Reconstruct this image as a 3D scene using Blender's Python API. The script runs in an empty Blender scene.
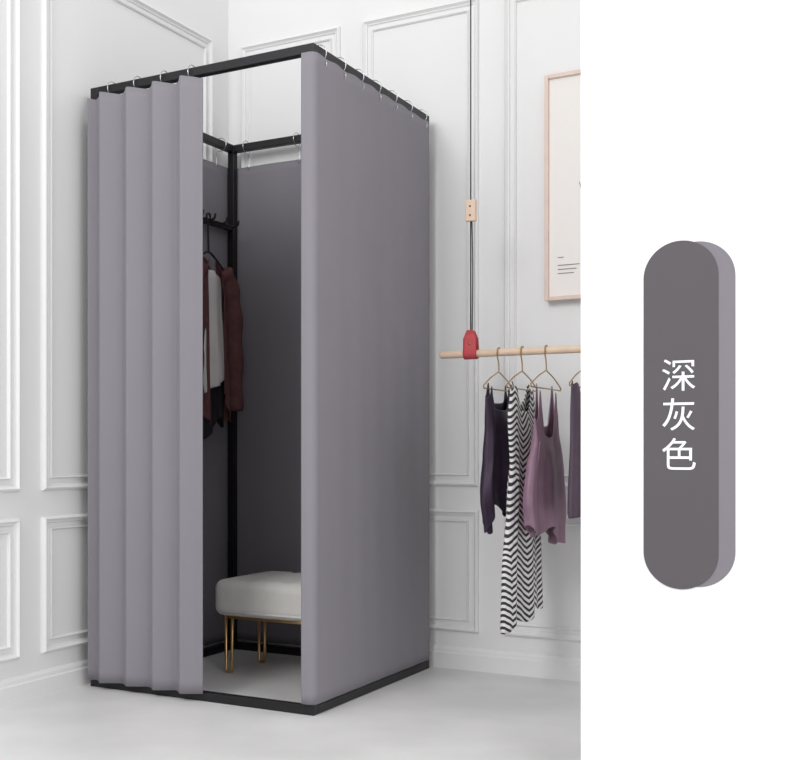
import bpy, bmesh, math, random
from mathutils import Vector
random.seed(3)
scene=bpy.context.scene
COL=scene.collection
try:
    scene.view_settings.view_transform='Standard'
    scene.view_settings.look='None'
except Exception: pass

# ---------------------------------------------------------------- helpers
def lin(c):
    c/=255.0
    return c/12.92 if c<=0.04045 else ((c+0.055)/1.055)**2.4
def rgb(r,g,b,k=1.0): return (lin(r)*k,lin(g)*k,lin(b)*k,1)
def mat(name,col,rough=0.6,metal=0,noise=0.0,nscale=8,bump=0.0,bscale=200,spec=0.5,sheen=0):
    m=bpy.data.materials.new(name); m.use_nodes=True
    nt=m.node_tree; b=nt.nodes['Principled BSDF']
    b.inputs['Base Color'].default_value=col
    b.inputs['Roughness'].default_value=rough
    b.inputs['Metallic'].default_value=metal
    b.inputs['Specular IOR Level'].default_value=spec
    if sheen: b.inputs['Sheen Weight'].default_value=sheen
    tc=nt.nodes.new('ShaderNodeTexCoord')
    if noise>0:
        n=nt.nodes.new('ShaderNodeTexNoise'); n.inputs['Scale'].default_value=nscale
        n.inputs['Detail'].default_value=6
        nt.links.new(tc.outputs['Object'],n.inputs['Vector'])
        r=nt.nodes.new('ShaderNodeValToRGB')
        r.color_ramp.elements[0].position=0.3; r.color_ramp.elements[1].position=0.7
        r.color_ramp.elements[0].color=tuple(c*(1-noise) for c in col[:3])+(1,)
        r.color_ramp.elements[1].color=tuple(min(1,c*(1+noise*0.6)) for c in col[:3])+(1,)
        nt.links.new(n.outputs['Fac'],r.inputs['Fac'])
        nt.links.new(r.outputs['Color'],b.inputs['Base Color'])
    if bump>0:
        n2=nt.nodes.new('ShaderNodeTexNoise'); n2.inputs['Scale'].default_value=bscale
        nt.links.new(tc.outputs['Object'],n2.inputs['Vector'])
        bp=nt.nodes.new('ShaderNodeBump'); bp.inputs['Strength'].default_value=bump
        bp.inputs['Distance'].default_value=0.002
        nt.links.new(n2.outputs['Fac'],bp.inputs['Height'])
        nt.links.new(bp.outputs['Normal'],b.inputs['Normal'])
    return m
def empty(name,loc=(0,0,0)):
    o=bpy.data.objects.new(name,None); COL.objects.link(o); o.location=(0,0,0); o.empty_display_size=0.1
    return o
def mesh(name,v,f,m=None,smooth=False,parent=None):
    me=bpy.data.meshes.new(name); me.from_pydata([tuple(p) for p in v],[],f); me.update()
    bm=bmesh.new(); bm.from_mesh(me); bmesh.ops.recalc_face_normals(bm,faces=bm.faces); bm.to_mesh(me); bm.free()
    if smooth:
        for p in me.polygons: p.use_smooth=True
    o=bpy.data.objects.new(name,me); COL.objects.link(o)
    if m: me.materials.append(m)
    if parent: o.parent=parent
    return o
def boxes(name,lst,m,bev=0.0,parent=None):
    v=[];f=[]
    for (x0,x1,y0,y1,z0,z1) in lst:
        b=len(v)
        v+=[(x0,y0,z0),(x1,y0,z0),(x1,y1,z0),(x0,y1,z0),(x0,y0,z1),(x1,y0,z1),(x1,y1,z1),(x0,y1,z1)]
        f+=[[b+i for i in q] for q in ((0,3,2,1),(4,5,6,7),(0,1,5,4),(1,2,6,5),(2,3,7,6),(3,0,4,7))]
    o=mesh(name,v,f,m,False,parent)
    if bev:
        md=o.modifiers.new('b','BEVEL'); md.width=bev; md.segments=3
    return o
def catmull(P,n=8):
    P=[Vector(p) for p in P]; out=[]
    for i in range(len(P)-1):
        p0=P[max(i-1,0)];p1=P[i];p2=P[i+1];p3=P[min(i+2,len(P)-1)]
        for k in range(n):
            t=k/n
            out.append(0.5*((2*p1)+(-p0+p2)*t+(2*p0-5*p1+4*p2-p3)*t*t+(-p0+3*p1-3*p2+p3)*t**3))
    out.append(P[-1]); return out
def wires(name,paths,r,m,parent=None,smooth=True,closed=False,seg=10):
    """swept round tubes as one mesh"""
    v=[];f=[]
    for P in paths:
        P=[Vector(p) for p in P]; n=len(P)
        up=None
        base=len(v)
        for i,p in enumerate(P):
            a=P[(i-1)%n] if (closed or i>0) else P[i]
            b=P[(i+1)%n] if (closed or i<n-1) else P[i]
            t=(b-a).normalized()
            if up is None:
                up=Vector((0,0,1)) if abs(t.z)<0.9 else Vector((1,0,0))
            s=t.cross(up)
            if s.length<1e-4: s=t.cross(Vector((0,1,0)))
            s.normalize(); up=s.cross(t).normalized()
            rr=r[i] if isinstance(r,(list,tuple)) else r
            for k in range(seg):
                an=2*math.pi*k/seg
                v.append(p+s*math.cos(an)*rr+up*math.sin(an)*rr)
        m_=n if closed else n-1
        for i in range(m_):
            for k in range(seg):
                a0=base+i*seg+k;a1=base+i*seg+(k+1)%seg
                b0=base+((i+1)%n)*seg+k;b1=base+((i+1)%n)*seg+(k+1)%seg
                f.append([a0,a1,b1,b0])
        if not closed:
            f.append([base+k for k in range(seg)][::-1]); f.append([base+(n-1)*seg+k for k in range(seg)])
    return mesh(name,v,f,m,smooth,parent)
def ring_pts(c,R,axis='y',n=20):
    out=[]
    for i in range(n):
        a=2*math.pi*i/n
        if axis=='y': out.append((c[0]+R*math.cos(a),c[1],c[2]+R*math.sin(a)))
        else: out.append((c[0],c[1]+R*math.cos(a),c[2]+R*math.sin(a)))
    return out
def interp(L,t):
    for i in range(len(L)-1):
        a=L[i];b=L[i+1]
        if t<=b[0]:
            k=(t-a[0])/(b[0]-a[0]); k=k*k*(3-2*k)
            return [a[j]+(b[j]-a[j])*k for j in range(1,len(a))]
    return list(L[-1][1:])

# ---------------------------------------------------------------- materials
M_wall=mat('wall_paint',(0.82,0.82,0.82,1),0.6,noise=0.015,nscale=2,bump=0.05,bscale=80)
M_trim=mat('trim_paint',(0.82,0.82,0.82,1),0.5)
M_margin=mat('margin_white',(0.93,0.93,0.93,1),0.8,spec=0.2)
M_black=mat('black_steel',(0.012,0.012,0.014,1),0.45,metal=0.3)
M_fab=mat('mauve_grey_fabric',rgb(140,136,143,0.97),0.85,noise=0.02,nscale=3,bump=0.25,bscale=900,spec=0.15,sheen=0.05)
M_fabin=mat('mauve_grey_fabric_panel',rgb(136,132,139,0.98),0.85,bump=0.25,bscale=900,spec=0.15)
M_chrome=mat('hook_chrome',(0.55,0.55,0.57,1),0.25,metal=1)
M_gold=mat('brushed_gold',(0.72,0.46,0.20,1),0.3,metal=1)
M_goldw=mat('hanger_gold',(0.45,0.30,0.13,1),0.35,metal=0.9)
M_wood=mat('pale_wood',rgb(226,200,176),0.5,noise=0.08,nscale=20)
M_frame=mat('frame_wood',rgb(222,200,188),0.5,noise=0.05,nscale=20)
M_paper=mat('poster_paper',rgb(238,234,230),0.8)
M_ink=mat('poster_ink',rgb(120,112,110),0.8)
M_red=mat('red_leather',rgb(186,64,72),0.55,bump=0.2,bscale=300)
M_cord=mat('black_cord',(0.02,0.02,0.02,1),0.7)
M_seat=mat('cream_upholstery',rgb(228,225,221),0.9,noise=0.03,nscale=30,bump=0.6,bscale=500,spec=0.2)
M_maroon=mat('maroon_knit',rgb(100,68,68),0.9,noise=0.15,nscale=40,bump=0.6,bscale=300,spec=0.1)
M_blouse=mat('grey_white_blouse',rgb(204,199,200),0.8,noise=0.05,nscale=20,spec=0.2)
M_dark=mat('charcoal_cloth',rgb(40,36,40),0.85,noise=0.1,nscale=20,spec=0.2)
M_navy=mat('dark_plum_satin',rgb(54,40,60),0.5,noise=0.2,nscale=25,spec=0.35)
M_mauve=mat('mauve_satin',rgb(146,116,134),0.5,noise=0.12,nscale=18,spec=0.4)
M_grey2=mat('dusky_cloth',rgb(84,70,84),0.7,noise=0.1,nscale=20)
M_pilld=mat('swatch_dark_grey',rgb(103,99,103,0.85),0.7,spec=0.1)
M_pilll=mat('swatch_mid_grey',rgb(144,139,147,0.82),0.7,spec=0.1)
M_txt=mat('swatch_lettering',(0.93,0.93,0.93,1),0.7,spec=0.1)

# floor: polished pale concrete
M_floor=mat('pale_concrete',rgb(221,220,220),0.42,noise=0.12,nscale=2.6,bump=0.05,bscale=30,spec=0.35)
# chevron stripes
M_stripe=bpy.data.materials.new('chevron_stripe_cloth'); M_stripe.use_nodes=True
nt=M_stripe.node_tree; N=nt.nodes; Lk=nt.links; b=N['Principled BSDF']; b.inputs['Roughness'].default_value=0.8
tc=N.new('ShaderNodeTexCoord'); sx=N.new('ShaderNodeSeparateXYZ'); Lk.new(tc.outputs['Object'],sx.inputs[0])
def mth(op,a,b_=None):
    n=N.new('ShaderNodeMath'); n.operation=op
    for i,q in enumerate((a,b_)):
        if q is None: continue
        if isinstance(q,(int,float)): n.inputs[i].default_value=q
        else: Lk.new(q,n.inputs[i])
    return n.outputs[0]
zz=mth('PINGPONG',mth('MULTIPLY',sx.outputs['Y'],9.0),0.5)
q=mth('ADD',mth('MULTIPLY',sx.outputs['Z'],50.0),mth('MULTIPLY',zz,4.0))
g=mth('GREATER_THAN',mth('FRACT',q),0.52)
mx=N.new('ShaderNodeMix'); mx.data_type='RGBA'
Lk.new(g,mx.inputs[0]); mx.inputs[6].default_value=rgb(232,230,230); mx.inputs[7].default_value=rgb(52,50,54)
Lk.new(mx.outputs[2],b.inputs['Base Color'])

# ---------------------------------------------------------------- room shell
WX=-0.045; WY=0.045
boxes('floor',[(WX-0.1,5.0,-6.0,WY+0.1,-0.1,0)],M_floor)
boxes('wall_back',[(WX-0.1,5.0,WY,WY+0.1,0,3.0)],M_wall)
boxes('wall_left',[(WX-0.1,WX,-6.0,WY,0,3.0)],M_wall)
boxes('margin_slab',[(1.733,3.2,-1.12,-0.98,0,3.0)],M_margin)  # added slab, stands in for the blank white margin; no such wall

def frame_loop(a0,a1,z0,z1,prof,place):
    v=[];f=[];n=len(prof)
    for (o,h) in prof:
        for (a,z) in ((a0+o,z0+o),(a1-o,z0+o),(a1-o,z1-o),(a0+o,z1-o)):
            v.append(place(a,z,h))
    for i in range(n-1):
        for k in range(4):
            f.append([i*4+k,i*4+(k+1)%4,(i+1)*4+(k+1)%4,(i+1)*4+k])
    return v,f
PROF=[(0,0),(0,0.006),(0.003,0.012),(0.008,0.016),(0.012,0.011),(0.016,0.007),(0.020,0.006),(0.022,0)]
PROF2=[(0,0),(0,0.005),(0.003,0.009),(0.007,0.005),(0.008,0)]
def panels(name,lst,place):
    V=[];F=[]
    for (a0,a1,z0,z1) in lst:
        for pr,ins in ((PROF,0),(PROF2,0.038)):
            v,f=frame_loop(a0+ins,a1-ins,z0+ins,z1-ins,pr,place)
            bb=len(V); V+=v; F+=[[bb+i for i in q] for q in f]
    return mesh(name,V,F,M_trim)
pb=lambda a,z,h:(a,WY-h,z)
pl=lambda a,z,h:(WX+h,a,z)
bl=[];x=0.02
xs=[(0.02,0.47),(0.565,1.03),(1.125,1.60),(1.70,2.2),(2.3,2.8),(2.9,3.4),(3.5,4.0)]
for a,c in xs: bl+=[(a,c,0.66,2.41),(a,c,0.135,0.575)]
panels('trim_1',bl,pb)
ys=[(-1.045,-0.085),(-2.1,-1.15),(-3.15,-2.2),(-4.2,-3.25),(-5.25,-4.3)]
ll=[]
for a,c in ys: ll+=[(a,c,0.66,2.41),(a,c,0.135,0.575)]
panels('trim_2',ll,pl)
# baseboards (profiled)
def baseboard(name,place,a0,a1):
    prof=[(0.0,0.016),(0.055,0.016),(0.060,0.012),(0.070,0.011),(0.078,0.006),(0.080,0.0)]
    v=[];f=[]
    for a in (a0,a1):
        for (z,h) in prof: v.append(place(a,z,h))
    n=len(prof)
    for i in range(n-1): f.append([i,i+1,n+i+1,n+i])
    return mesh(name,v,f,M_trim)
baseboard('baseboard_back',pb,WX+0.016,5.0)
baseboard('baseboard_left',pl,-6.0,WY)

# ---------------------------------------------------------------- changing booth
S=0.857; T=0.028; H=2.0
booth=empty('changing_booth')
fr=[]
for (cx,cy) in ((T/2,-T/2),(T/2,-S+T/2),(S-T/2,-T/2),(S-T/2,-S+T/2)):
    fr.append((cx-T/2,cx+T/2,cy-T/2,cy+T/2,0,H))
for z0,z1 in ((0,T),(H-T,H)):
    fr.append((T,S-T,-T,0,z0,z1)); fr.append((T,S-T,-S,-S+T,z0,z1))
    fr.append((0,T,-S+T,-T,z0,z1)); fr.append((S-T,S,-S+T,-T,z0,z1))
fr.append((0.004,T-0.004,-S+T,-T,1.66,1.68))
boxes('frame',fr,M_black,0.002,booth)
# coat hooks on rack bar
hk=[]
for y in (-0.09,-0.17,-0.25,-0.33,-0.45,-0.6):
    hk.append(catmull([(0.02,y,1.672),(0.045,y,1.668),(0.070,y,1.660),(0.088,y,1.665),(0.092,y,1.682)],5))
wires('coat_hooks',hk,0.0042,M_black,booth)

def sheet(name,fn,nu,nv,m,parent,thick=0.003):
    v=[];f=[]
    for j in range(nv+1):
        for i in range(nu+1): v.append(fn(i/nu,j/nv))
    for j in range(nv):
        for i in range(nu):
            a=j*(nu+1)+i; f.append([a,a+1,a+nu+2,a+nu+1])
    o=mesh(name,v,f,m,True,parent)
    md=o.modifiers.new('s','SOLIDIFY'); md.thickness=thick; md.offset=0
    return o
# side panel that wraps round the near corner
def side(u,v):
    r=0.022; X=S+0.006; Yf=-S-0.008
    l1=0.022; l2=r*math.pi/2; l3=S-r-0.012
    L=l1+l2+l3; s=u*L
    z=0.034+v*(1.972-0.034)
    if s<l1: x=X-r-l1+s; y=Yf
    elif s<l1+l2:
        a=(s-l1)/r; x=X-r+r*math.sin(a); y=Yf+r-r*math.cos(a)
    else: x=X; y=Yf+r+(s-l1-l2)
    k=max(0,(s-l1-l2)/l3)
    x+=(0.0016*math.sin(k*19+0.6)*(0.3+0.7*v)+0.0008*math.sin(k*41+v*2))*min(1,k*8)
    z-= (0.004*v**60)*(0.5-0.5*math.cos(k*2*math.pi*7))
    return (x,min(y,-0.008),z)
sheet('side_panel_right',side,160,60,M_fab,booth)
def backp(u,v):
    x=0.012+u*(S-0.024); z=0.034+v*(1.915-0.034)
    return (x,0.008+0.002*math.sin(u*23),z)
sheet('panel_back',backp,120,60,M_fabin,booth)
def leftp(u,v):
    y=-0.012-u*(S-0.024); z=0.034+v*(1.915-0.034)
    return (-0.008+0.002*math.sin(u*23),y,z)
sheet('side_panel_left',leftp,120,60,M_fabin,booth)
# hooks
def hookset(name,pts,axis,drop,parent):
    P=[];R=[]
    for (x,y,out) in pts:
        R.append(ring_pts((x,y,H-T/2),0.026,'y' if axis=='y' else 'x'))
    wires(name,R,0.0016,M_chrome,parent,closed=True,seg=8)
    for (x,y,out) in pts:
        zt=H-T/2-0.024
        ox,oy=out
        P.append(catmull([(x+ox*0.2,y+oy*0.2,zt),(x+ox*0.9,y+oy*0.9,zt-0.004),(x+ox,y+oy,zt-drop*0.6),(x+ox*0.8,y+oy*0.8,zt-drop),(x+ox*0.4,y+oy*0.4,zt-drop*0.8)],4))
    wires(name+'_pins',P,0.0015,M_chrome,parent,seg=8)
hookset('rings_right',[(S-T/2,-0.05-i*0.125,(0.026,0)) for i in range(7)],'y',0.02,booth)
hookset('rings_back',[(0.08+i*0.23,-T/2,(0,0.02)) for i in range(4)],'x',0.06,booth)
hookset('rings_left',[(T/2,-0.10-i*0.21,(-0.02,0)) for i in range(4)],'y',0.06,booth)

# front curtain
curt=empty('curtain')
PER=0.108
def cur(u,v):
    d=1-v
    x0=0.010+u*(0.464-0.010)
    ph=math.pi*(x0-0.030)/PER           # |sin|=1 at the rings
    k=abs(math.sin(ph))
    w=2*(k*k/(k+0.22))*1.22-1            # rounded ridge, tight valley
    amp=0.016+0.002*math.sin(u*9+1)
    edge=min(1,u*12,(1-u)*12)
    x=x0+0.010*math.sin(2*ph+0.5)*edge
    y=-S-0.026-amp*w+0.001*math.sin(d*2.2+u*11)*d
    z=0.026+v*(1.964-0.026)
    z-=(0.010*v**60)*(1-k)
    return (x,y,z)
sheet('curtain_cloth',cur,320,50,M_fab,curt,0.003)
hookset('curtain_rings',[(0.084+i*PER,-S+T/2,(0,-0.04)) for i in range(4)],'x',0.03,curt)

# ---------------------------------------------------------------- bench
bench=empty('upholstered_bench')
def rbox(name,x0,x1,y0,y1,z0,z1,r,m,parent,cuts=28,groove=True):
    bm=bmesh.new(); bmesh.ops.create_cube(bm,size=2)
    bmesh.ops.subdivide_edges(bm,edges=bm.edges[:],cuts=cuts,use_grid_fill=True)
    c=Vector(((x0+x1)/2,(y0+y1)/2,(z0+z1)/2)); h=Vector(((x1-x0)/2,(y1-y0)/2,(z1-z0)/2))
    for v in bm.verts:
        p=Vector((v.co.x*h.x,v.co.y*h.y,v.co.z*h.z))
        q=Vector([max(-(h[i]-r),min(h[i]-r,p[i])) for i in range(3)])
        n=p-q
        if n.length>1e-6: p=q+n.normalized()*r
        if groove and v.co.z>0.5:
            gx=min(abs(v.co.x-k) for k in (-0.5,0,0.5)); gy=abs(v.co.y)
            p.z+=0.010*(1-v.co.x**2)*(1-v.co.y**2)
            p.z-=0.007*math.exp(-(gx/0.04)**2)+0.007*math.exp(-(gy/0.05)**2)
        v.co=p+c
    me=bpy.data.meshes.new(name); bm.to_mesh(me); bm.free()
    for p in me.polygons: p.use_smooth=True
    me.materials.append(m); o=bpy.data.objects.new(name,me); COL.objects.link(o); o.parent=parent
    return o
bx0,bx1,by0,by1=0.230,0.810,-0.475,-0.10
rbox('seat',bx0,bx1,by0,by1,0.205,0.332,0.032,M_seat,bench)
pp=[(bx0+0.03,by0+0.002,0.222),(bx1-0.03,by0+0.002,0.222),(bx1-0.002,by0+0.03,0.222),(bx1-0.002,by1-0.03,0.222),(bx1-0.03,by1-0.002,0.222),(bx0+0.03,by1-0.002,0.222),(bx0+0.002,by1-0.03,0.222),(bx0+0.002,by0+0.03,0.222)]
wires('piping',[pp],0.004,M_seat,bench,closed=True)
lg=[]
for (x,y) in ((0.28,-0.44),(0.77,-0.44),(0.28,-0.22),(0.77,-0.22)):
    lg.append([(x-0.014,y,0.21),(x-0.012,y,0.012),(x-0.008,y,0.007),(x+0.008,y,0.007),(x+0.012,y,0.012),(x+0.014,y,0.21)])
lg.append([(0.28,-0.44,0.2),(0.77,-0.44,0.2)]);lg.append([(0.28,-0.22,0.2),(0.77,-0.22,0.2)])
lg.append([(0.28,-0.44,0.2),(0.28,-0.22,0.2)]);lg.append([(0.77,-0.44,0.2),(0.77,-0.22,0.2)])
wires('legs',lg,0.0058,M_gold,bench)

# ---------------------------------------------------------------- garments
def garment(name,cx,cy,levels,ztop,zbot,m,parent,topf=None,botf=None,gap=0.0,fold=0.18,nf=9,ph=0,ns=120,nz=60,lean=0.0):
    v=[];f=[]
    full = gap<=0
    n=ns if full else ns+1
    for j in range(nz+1):
        t=j/nz
        hw,ht=interp(levels,t)
        for i in range(n):
            th=(2*math.pi*i/ns) if full else gap+(2*math.pi-2*gap)*i/ns
            c=math.sin(th); s=math.cos(th)      # th=0 faces +x
            k=1+fold*(0.25+0.75*t)*math.sin(nf*th+ph+1.3*t)+0.5*fold*math.sin(17*th+2*ph)*t
            w=hw*math.copysign(abs(c)**0.85,c)
            d=ht*s*k + ht*0.35*fold*math.sin(5*th+ph)
            u=c
            zt=ztop+(topf(u,s) if topf else 0)
            zb=zbot+(botf(u,s) if botf else 0)
            z=zt+(zb-zt)*t
            v.append((cx+d,cy+w*(1+0.03*math.sin(9*t+ph))+lean*t,z))
    for j in range(nz):
        for i in range(n if full else n-1):
            a=j*n+i;b_=j*n+(i+1)%n
            f.append([a,b_,b_+n,a+n])
    o=mesh(name,v,f,m,True,parent)
    md=o.modifiers.new('s','SOLIDIFY'); md.thickness=0.002; md.offset=0
    return o
def strap_top(pk,w,h,neck=0.0):
    return lambda u,s: h*math.exp(-((abs(u)-pk)/w)**2)-neck*(1-u*u)*(1 if s>0 else 0.4)
def hanger(name,x,y,zrod,rrod,m,parent,half=0.16,zn=1.045,drop=0.05,r=0.0022):
    R=rrod+0.004
    hook=[]
    for i in range(15):
        a=math.radians(-20+ i*(200/14.0))
        hook.append((x,y+R*math.cos(a),zrod+R*math.sin(a)))
    hook=hook+[(x,y-R*0.9,zrod-0.012),(x,y-0.004,zrod-0.030),(x,y,zn+0.015),(x,y,zn)]
    hook=catmull(hook,3)
    arms=catmull([(x,y-half,zn-drop),(x,y-half*0.55,zn-drop*0.45),(x,y-0.02,zn-0.004),(x,y,zn),(x,y+0.02,zn-0.004),(x,y+half*0.55,zn-drop*0.45),(x,y+half,zn-drop)],6)
    bar=[(x,y-half,zn-drop),(x,y-half*0.97,zn-drop-0.008),(x,y+half*0.97,zn-drop-0.008),(x,y+half,zn-drop)]
    return wires(name,[hook,arms,bar],r,m,parent,seg=8)

# hanging rail ---------------------------------------------------
RY=-0.24; RZ=1.110; RR=0.0125
rail=empty('clothes_rail')
wires('wooden_rod',[[(1.002,RY,RZ),(1.006,RY,RZ),(1.95,RY,RZ),(1.953,RY,RZ)]],[0.0095,RR,RR,0.0095],M_wood,rail,seg=24)
for i,cx in enumerate((1.111,1.86)):
    wires('cord_%d'%i,[[(cx-0.001,RY,1.185),(cx-0.001,RY,2.55)]],0.0022,M_cord,rail)
    wires('cord_b_%d'%i,[catmull([(cx+0.004,RY,1.185),(cx+0.006,RY,1.4),(cx+0.003,RY,1.56)],4)],0.0018,M_cord,rail)
    boxes('toggle_%d'%i,[(cx-0.018,cx+0.018,RY-0.009,RY+0.009,1.55,1.622)],M_wood,0.004,rail)
    wires('toggle_pin_%d'%i,[[(cx,RY-0.0105,1.60),(cx,RY-0.008,1.60)],[(cx,RY-0.0105,1.57),(cx,RY-0.008,1.57)]],0.003,M_cord,rail)
    # leather strap loop round the rod
    prof=[(-0.010,1.188),(-0.011,1.16),(-0.012,1.13),(-0.016,RZ),(-0.012,RZ-0.012),(0,RZ-0.0170),(0.012,RZ-0.012),(0.016,RZ),(0.012,1.13),(0.006,1.16),(0.002,1.186)]
    v=[];f=[];nn=len(prof)
    W=6
    for (dy,z) in prof:
        hw=0.023
        if z>1.165: hw=0.023*math.sqrt(max(0.12,1-((z-1.165)/0.026)**2))
        for k in range(W+1): v.append((cx-hw+2*hw*k/W,RY+dy,z))
    for a in range(nn-1):
        for k in range(W):
            q=a*(W+1)+k; f.append([q,q+1,q+W+2,q+W+1])
    o=mesh('leather_loop_%d'%i,v,f,M_red,True,rail)
    md=o.modifiers.new('s','SOLIDIFY'); md.thickness=0.003; md.offset=0
    wires('rivet_%d'%i,[[(cx,RY-0.016,1.143),(cx,RY-0.010,1.143)]],0.004,M_goldw,rail)
    # wall bracket carrying the cord
    boxes('bracket_%d'%i,[(cx-0.012,cx+0.012,RY-0.02,WY,2.55,2.566),(cx-0.02,cx+0.02,WY-0.008,WY,2.51,2.61)],M_black,0.002,rail)

GX=[1.208,1.288,1.368,1.488]
# camisole, dark
cam=empty('camisole')
garment('cloth',GX[0],RY,[(0,0.110,0.010),(0.2,0.105,0.018),(0.45,0.12,0.024),(0.75,0.135,0.024),(1,0.11,0.022)],0.960,0.60,M_navy,cam,
        strap_top(0.72,0.14,0.055,0.04),lambda u,s:0.05*u+0.035*math.sin(7*u)+0.04*s,fold=0.6,nf=6,ph=0.9)
hanger('hanger',GX[0],RY,RZ,RR,M_goldw,cam,0.14)
# striped dress
dr=empty('striped_dress')
garment('cloth',GX[1],RY,[(0,0.105,0.010),(0.12,0.12,0.018),(0.32,0.105,0.018),(0.45,0.125,0.024),(0.8,0.165,0.027),(1,0.18,0.028)],0.965,0.258,M_stripe,dr,
        strap_top(0.68,0.26,0.055,0.05),lambda u,s:0.03*u+0.012*math.sin(8*u),fold=0.34,nf=8,ph=1.2)
hanger('hanger',GX[1],RY,RZ,RR,M_goldw,dr,0.15)
# tank top
tk=empty('tank_top')
garment('cloth',GX[2],RY,[(0,0.115,0.009),(0.2,0.115,0.018),(0.45,0.16,0.024),(0.8,0.185,0.026),(1,0.17,0.028)],0.890,0.52,M_mauve,tk,
        strap_top(0.62,0.15,0.125,0.06),lambda u,s:-0.03*u+0.02*math.cos(5*u+s),fold=0.36,nf=7,ph=2.2)
hanger('hanger',GX[2],RY,RZ,RR,M_goldw,tk,0.155)
bl2=empty('blouse')
garment('cloth',GX[3],RY,[(0,0.12,0.012),(0.3,0.12,0.02),(1,0.13,0.024)],0.98,0.60,M_grey2,bl2,
        strap_top(0.75,0.25,0.03,0.03),lambda u,s:0.02*u,fold=0.3,nf=7,ph=0.2)
hanger('hanger',GX[3],RY,RZ,RR,M_goldw,bl2,0.15)

# clothes inside the booth (one layered outfit on one hanger) ---
cg=empty('hanging_outfit')
CX,CY=0.088,-0.290
hanger('hanger',CX,CY,1.663,0.008,M_black,cg,0.13,1.53,0.075,0.004)
def capf(u,s): return -0.06*abs(u)**1.5
garment('cardigan_body',CX,CY,[(0,0.04,0.02),(0.08,0.105,0.030),(0.3,0.12,0.038),(1,0.125,0.044)],1.515,0.95,M_maroon,cg,capf,lambda u,s:0.05*math.sin(5*u),gap=0.30,fold=0.24,nf=6,ph=0.4)
def sleeve(sg,n,zb):
    pts=catmull([(CX+0.005,CY+sg*0.08,1.462),(CX+0.014,CY+sg*0.115,1.41),(CX+0.024,CY+sg*0.130,1.29),(CX+0.030,CY+sg*0.132,1.11),(CX+0.034,CY+sg*0.13,zb)],10)
    k=len(pts); rr=[0.042-0.012*(i/(k-1))+0.003*math.sin(i*0.7) for i in range(k)]
    wires(n,[pts],rr,M_maroon,cg,seg=18)
sleeve(-1,'cardigan_sleeve_near',0.96); sleeve(1,'cardigan_sleeve_far',0.94)
garment('blouse_layer',CX+0.003,CY,[(0,0.03,0.015),(0.08,0.075,0.022),(1,0.09,0.034)],1.46,1.03,M_blouse,cg,None,lambda u,s:0.04*u,fold=0.3,nf=9,ph=1)
garment('skirt_layer',CX-0.004,CY,[(0,0.09,0.012),(0.4,0.09,0.02),(1,0.10,0.024)],1.28,0.87,M_dark,cg,None,lambda u,s:0.04*math.sin(3*u),fold=0.25,nf=7,ph=2)

# ---------------------------------------------------------------- poster
po=empty('framed_poster')
px0,px1,pz0,pz1=1.281,1.84,1.303,2.080
boxes('frame',[(px0,px0+0.014,WY-0.036,WY-0.016,pz0,pz1),(px1-0.014,px1,WY-0.036,WY-0.016,pz0,pz1),(px0+0.014,px1-0.014,WY-0.036,WY-0.016,pz0,pz0+0.014),(px0+0.014,px1-0.014,WY-0.036,WY-0.016,pz1-0.014,pz1)],M_frame,0.002,po)
boxes('paper',[(px0+0.012,px1-0.012,WY-0.026,WY-0.014,pz0+0.012,pz1-0.012)],M_paper,0,po)
ink=[]
yy=WY-0.0268
for i in range(3):
    ink.append([(px0+0.045,yy,1.395+0.014*i),(px0+0.10+0.01*i,yy,1.395+0.014*i)])
ink.append([(px0+0.045,yy,1.45),(px0+0.065,yy,1.45)])
for k in range(3):
    ink.append(catmull([(px0+0.12+k*0.03,yy,1.70),(px0+0.16+k*0.04,yy,1.60+0.05*k),(px0+0.28,yy,1.58+0.07*k),(px0+0.40,yy,1.68),(px0+0.34,yy,1.82),(px0+0.2,yy,1.80),(px0+0.13+k*0.03,yy,1.72)],8))
wires('print_lines',ink,0.0012,M_ink,po,seg=6)

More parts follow.
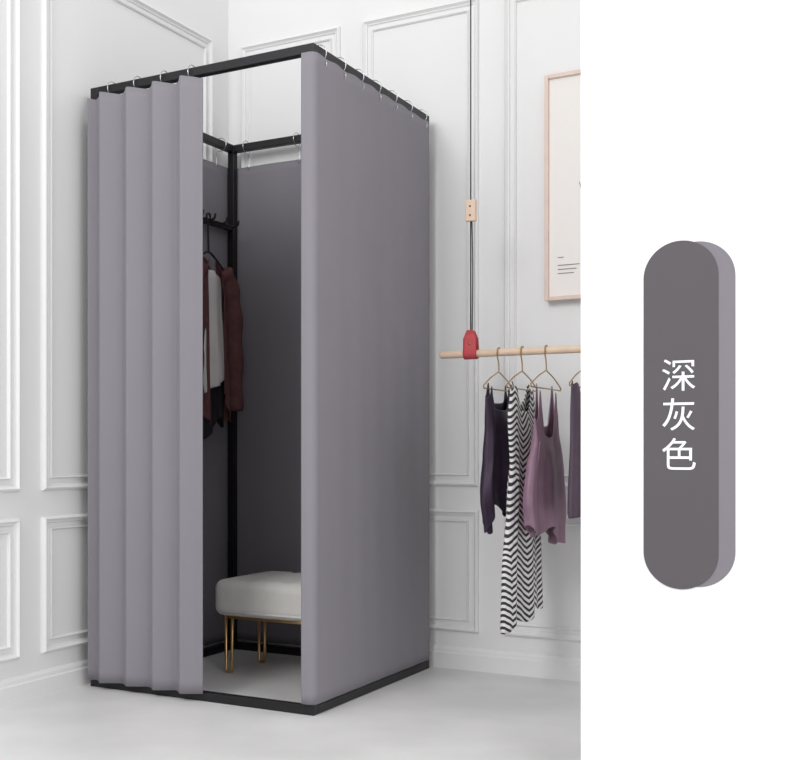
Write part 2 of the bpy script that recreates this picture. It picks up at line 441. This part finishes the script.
# ---------------------------------------------------------------- colour swatch caption, built as plates on the added slab
sg=empty('color_swatch_label')
def pill(name,x0,x1,z0,z1,y0,y1,m):
    r=(x1-x0)/2; cx=(x0+x1)/2; pts=[]
    for i in range(33):
        a=math.pi*i/32; pts.append((cx+r*math.cos(a),z1-r+r*math.sin(a)))
    for i in range(33):
        a=math.pi+math.pi*i/32; pts.append((cx+r*math.cos(a),z0+r+r*math.sin(a)))
    n=len(pts); v=[(p[0],y0,p[1]) for p in pts]+[(p[0],y1,p[1]) for p in pts]
    f=[list(range(n)),list(range(n,2*n))]+[[i,(i+1)%n,n+(i+1)%n,n+i] for i in range(n)]
    return mesh(name,v,f,m,False,sg)
pill('plate_back',1.9165,2.081,0.480,1.262,-1.1215,-1.120,M_pilll)
pill('plate_front',1.8805,2.045,0.473,1.267,-1.123,-1.1215,M_pilld)
for i,(ch,z) in enumerate((('深',0.955),('灰',0.865),('色',0.774))):
    cu=bpy.data.curves.new('char_%d'%i,'FONT'); cu.body=ch; cu.size=0.080; cu.extrude=0.0004
    cu.align_x='CENTER'; cu.align_y='CENTER'
    cu.materials.append(M_txt)
    o=bpy.data.objects.new('char_%d'%i,cu); COL.objects.link(o)
    o.rotation_euler=(math.pi/2,0,0); o.location=(1.9595,-1.1236,z); o.parent=sg

# ---------------------------------------------------------------- light
w=bpy.data.worlds.new('World'); scene.world=w; w.use_nodes=True
w.node_tree.nodes['Background'].inputs[0].default_value=(1,1,1,1)
w.node_tree.nodes['Background'].inputs[1].default_value=0.84
def area(name,loc,target,size,e):
    l=bpy.data.lights.new(name,'AREA'); l.shape='RECTANGLE'; l.size=size[0]; l.size_y=size[1]; l.energy=e
    o=bpy.data.objects.new(name,l); COL.objects.link(o); o.location=loc
    o.rotation_euler=(Vector(target)-Vector(loc)).to_track_quat('-Z','Y').to_euler(); return o
area('softbox_key',(0.4,-5.0,3.6),(0.7,-0.4,0.9),(2.0,2.0),110)
area('softbox_side',(4.4,-3.2,3.2),(0.9,-0.4,0.9),(2,2),50)

# ---------------------------------------------------------------- camera
cd=bpy.data.cameras.new('Camera'); cam_o=bpy.data.objects.new('Camera',cd); COL.objects.link(cam_o)
cd.sensor_fit='HORIZONTAL'; cd.sensor_width=36; cd.lens=1134/800*36
cd.shift_x=(400-299)/800; cd.shift_y=(450-380)/800
cd.clip_start=0.05
cam_o.location=(2.502,-3.794,0.79); cam_o.rotation_euler=(math.radians(90),0,math.radians(30))
scene.camera=cam_o
